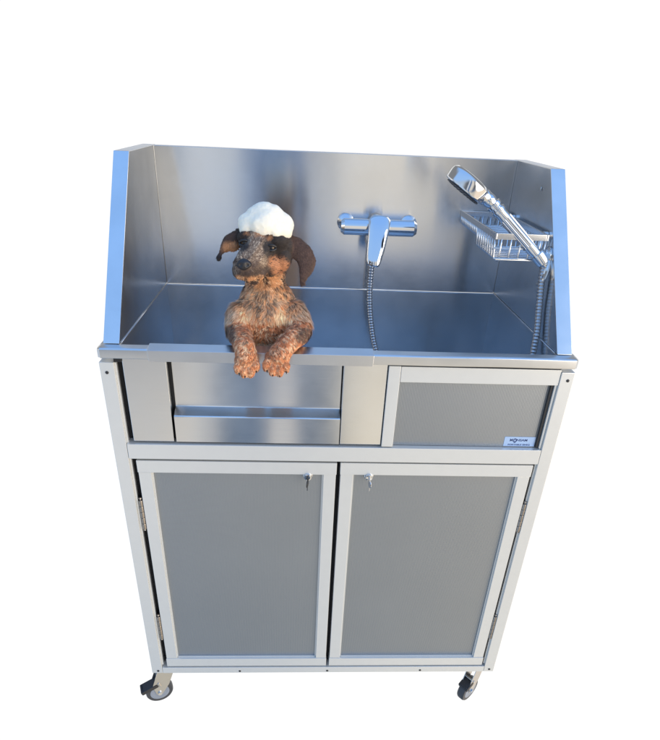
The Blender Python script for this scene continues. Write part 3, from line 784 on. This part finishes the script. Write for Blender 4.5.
# fur: short tapering hairs, long and wavy on the chest
def fur(count):
    me.calc_loop_triangles(); T = np.empty(len(me.loop_triangles)*3, np.int32); me.loop_triangles.foreach_get('vertices', T); T = T.reshape(-1, 3)
    n = len(me.vertices); V = np.empty(n*3, np.float32); me.vertices.foreach_get('co', V); V = V.reshape(-1, 3).astype(float)
    A, B, C = V[T[:, 0]], V[T[:, 1]], V[T[:, 2]]; nn = np.cross(B-A, C-A); ar = np.linalg.norm(nn, axis=1); nn /= ar[:, None]+1e-12
    cx, cy, cw = unloc((A+B+C)/3)
    wt = ar*np.where(cy > 360, np.where(cw > 5, 1., .25), 1.)*np.where(nn@Wn < -.3, .3, 1.)*np.where(cy < 290, 1.7, 1.)
    idx = rng.choice(len(T), count, p=wt/wt.sum()); r1, r2 = rng.random(count), rng.random(count); s = np.sqrt(r1)
    P = A[idx]*(1-s)[:, None] + B[idx]*(s*(1-r2))[:, None] + C[idx]*(s*r2)[:, None]; N = nn[idx]
    px, py, w = unloc(P)
    keep = (((px-244)/7.6)**2 + ((py-264.5)/6.2)**2 > 1) | (w < 0)
    for ex, ey in ((245.2, 242.2), (271.8, 247)): keep &= (((px-ex)/5.2)**2 + ((py-ey)/3.9)**2 > 1) | (w < 0)
    P, N, px, py, w = P[keep], N[keep], px[keep], py[keep], w[keep]; m = len(P)
    q = P - On
    head = (py < 284) & (w > -30)
    nose = np.array(loc(245, 262, 30)); dh = P - nose; dh /= np.linalg.norm(dh, axis=1)[:, None]
    db = np.tile(-Un, (m, 1)) + Rn*((fbm(q, 55, 61)-.5)*3.6)[:, None] + Wn*((fbm(q, 70, 66)-.5)*1.5)[:, None]
    side = np.sign(px-265)[:, None]*Rn*.35; db = db + side
    D_ = np.where(head[:, None], dh, db)
    ear = (px < 238) | ((px > 292) & (py < 288)); D_ = np.where(ear[:, None], -Un + side*1.2, D_)
    D_ = D_ - N*(D_*N).sum(1)[:, None]; D_ /= np.linalg.norm(D_, axis=1)[:, None]+1e-9
    L = np.where(head, 2.6, 6.5); L = np.where(ear & (py < 288), 2.0, L); L = np.where((w > -6) & (py > 322), 3.0, L); L = np.where((py > 356) & (w > 5), 2.2, L)
    L = np.where((py > 280) & (py < 292), 4.5, L); L = L*KU*(.6+.8*rng.random(m))
    lift = np.where(head | ear, .28, .42) + .25*rng.random(m)
    Sd = np.cross(D_, N); wd = (.20+.16*rng.random(m))*KU*1.5
    curl = ((fbm(q, 160, 71)-.5)*2.2*np.where(head, .3, 1))[:, None]
    jit = (rng.random((m, 1))-.5)*.6
    d1 = D_ + N*lift[:, None] + Sd*jit; d1 /= np.linalg.norm(d1, axis=1)[:, None]
    d2 = D_ + N*(lift*.25)[:, None] + Sd*(jit+curl); d2 /= np.linalg.norm(d2, axis=1)[:, None]
    a = P - N*.0004; b_ = a + d1*(L*.5)[:, None]; c_ = b_ + d2*(L*.5)[:, None]
    S1 = Sd*wd[:, None]
    VV = np.stack([a-S1, a+S1, b_+S1*.8, b_-S1*.8, c_], 1).reshape(-1, 3)
    base = np.arange(m)*5; quads = np.stack([base, base+1, base+2, base+3], 1); tris = np.stack([base+3, base+2, base+4], 1)
    col = coat(P); col *= (.72+.56*rng.random((m, 1))); col = np.clip(col, 0, 1)
    CC = np.repeat(col, 5, 0)
    f = bpy.data.meshes.new('fur'); f.vertices.add(len(VV)); f.vertices.foreach_set('co', VV.astype(np.float32).ravel())
    f.loops.add(m*7); f.polygons.add(m*2)
    li = np.concatenate([quads, tris], 1).ravel(); f.loops.foreach_set('vertex_index', li.astype(np.int32))
    st = np.stack([np.arange(m)*7, np.arange(m)*7+4], 1).ravel(); f.polygons.foreach_set('loop_start', st.astype(np.int32))
    f.update(calc_edges=True); f.polygons.foreach_set('use_smooth', np.ones(m*2, bool))
    paint(f, 1, CC); f.materials.append(M_FUR)
    o = bpy.data.objects.new('fur', f); COL.objects.link(o); o.parent = dog; o['kind'] = 'stuff'
fur(90000)

# soap foam piled on the puppy's head
bm = bmesh.new()
for px, py, w, r in ((260, 219, -5, 14), (273, 218.5, -5, 14.5), (268, 222, 0, 15), (250, 223, -4, 11), (284, 224, -4, 11.5), (266, 219, -6, 17), (267, 210.5, -8, 8.5), (254, 225, -3, 13.5), (278, 225, -3, 14), (266, 226, 2, 15), (249, 229, 1, 8.5), (284, 230, 1, 9.5), (288, 233, -2, 5.5), (276, 230, 7, 9), (260, 225, 6, 10), (266, 222, -20, 20)):
    blob(bm, px, py, w, r*1.02)
fm = remesh(bm, .0018, 45, .5)
n = len(fm.vertices); P = np.empty(n*3, np.float32); fm.vertices.foreach_get('co', P); P = P.reshape(-1, 3).astype(float)
N = np.empty(n*3, np.float32); fm.vertices.foreach_get('normal', N); N = N.reshape(-1, 3)
P = P + N*((fbm(P, 110, 3)-.5)*.0026)[:, None] + N*((fbm(P, 420, 9)-.5)*.0004)[:, None]
fm.vertices.foreach_set('co', P.astype(np.float32).ravel()); fm.update(); fm.materials.append(M_FOAM)
fo = bpy.data.objects.new('soap_foam', fm); COL.objects.link(fo)
fo['label'] = 'rounded cap of white soap foam heaped on the head of the puppy'; fo['category'] = 'foam'
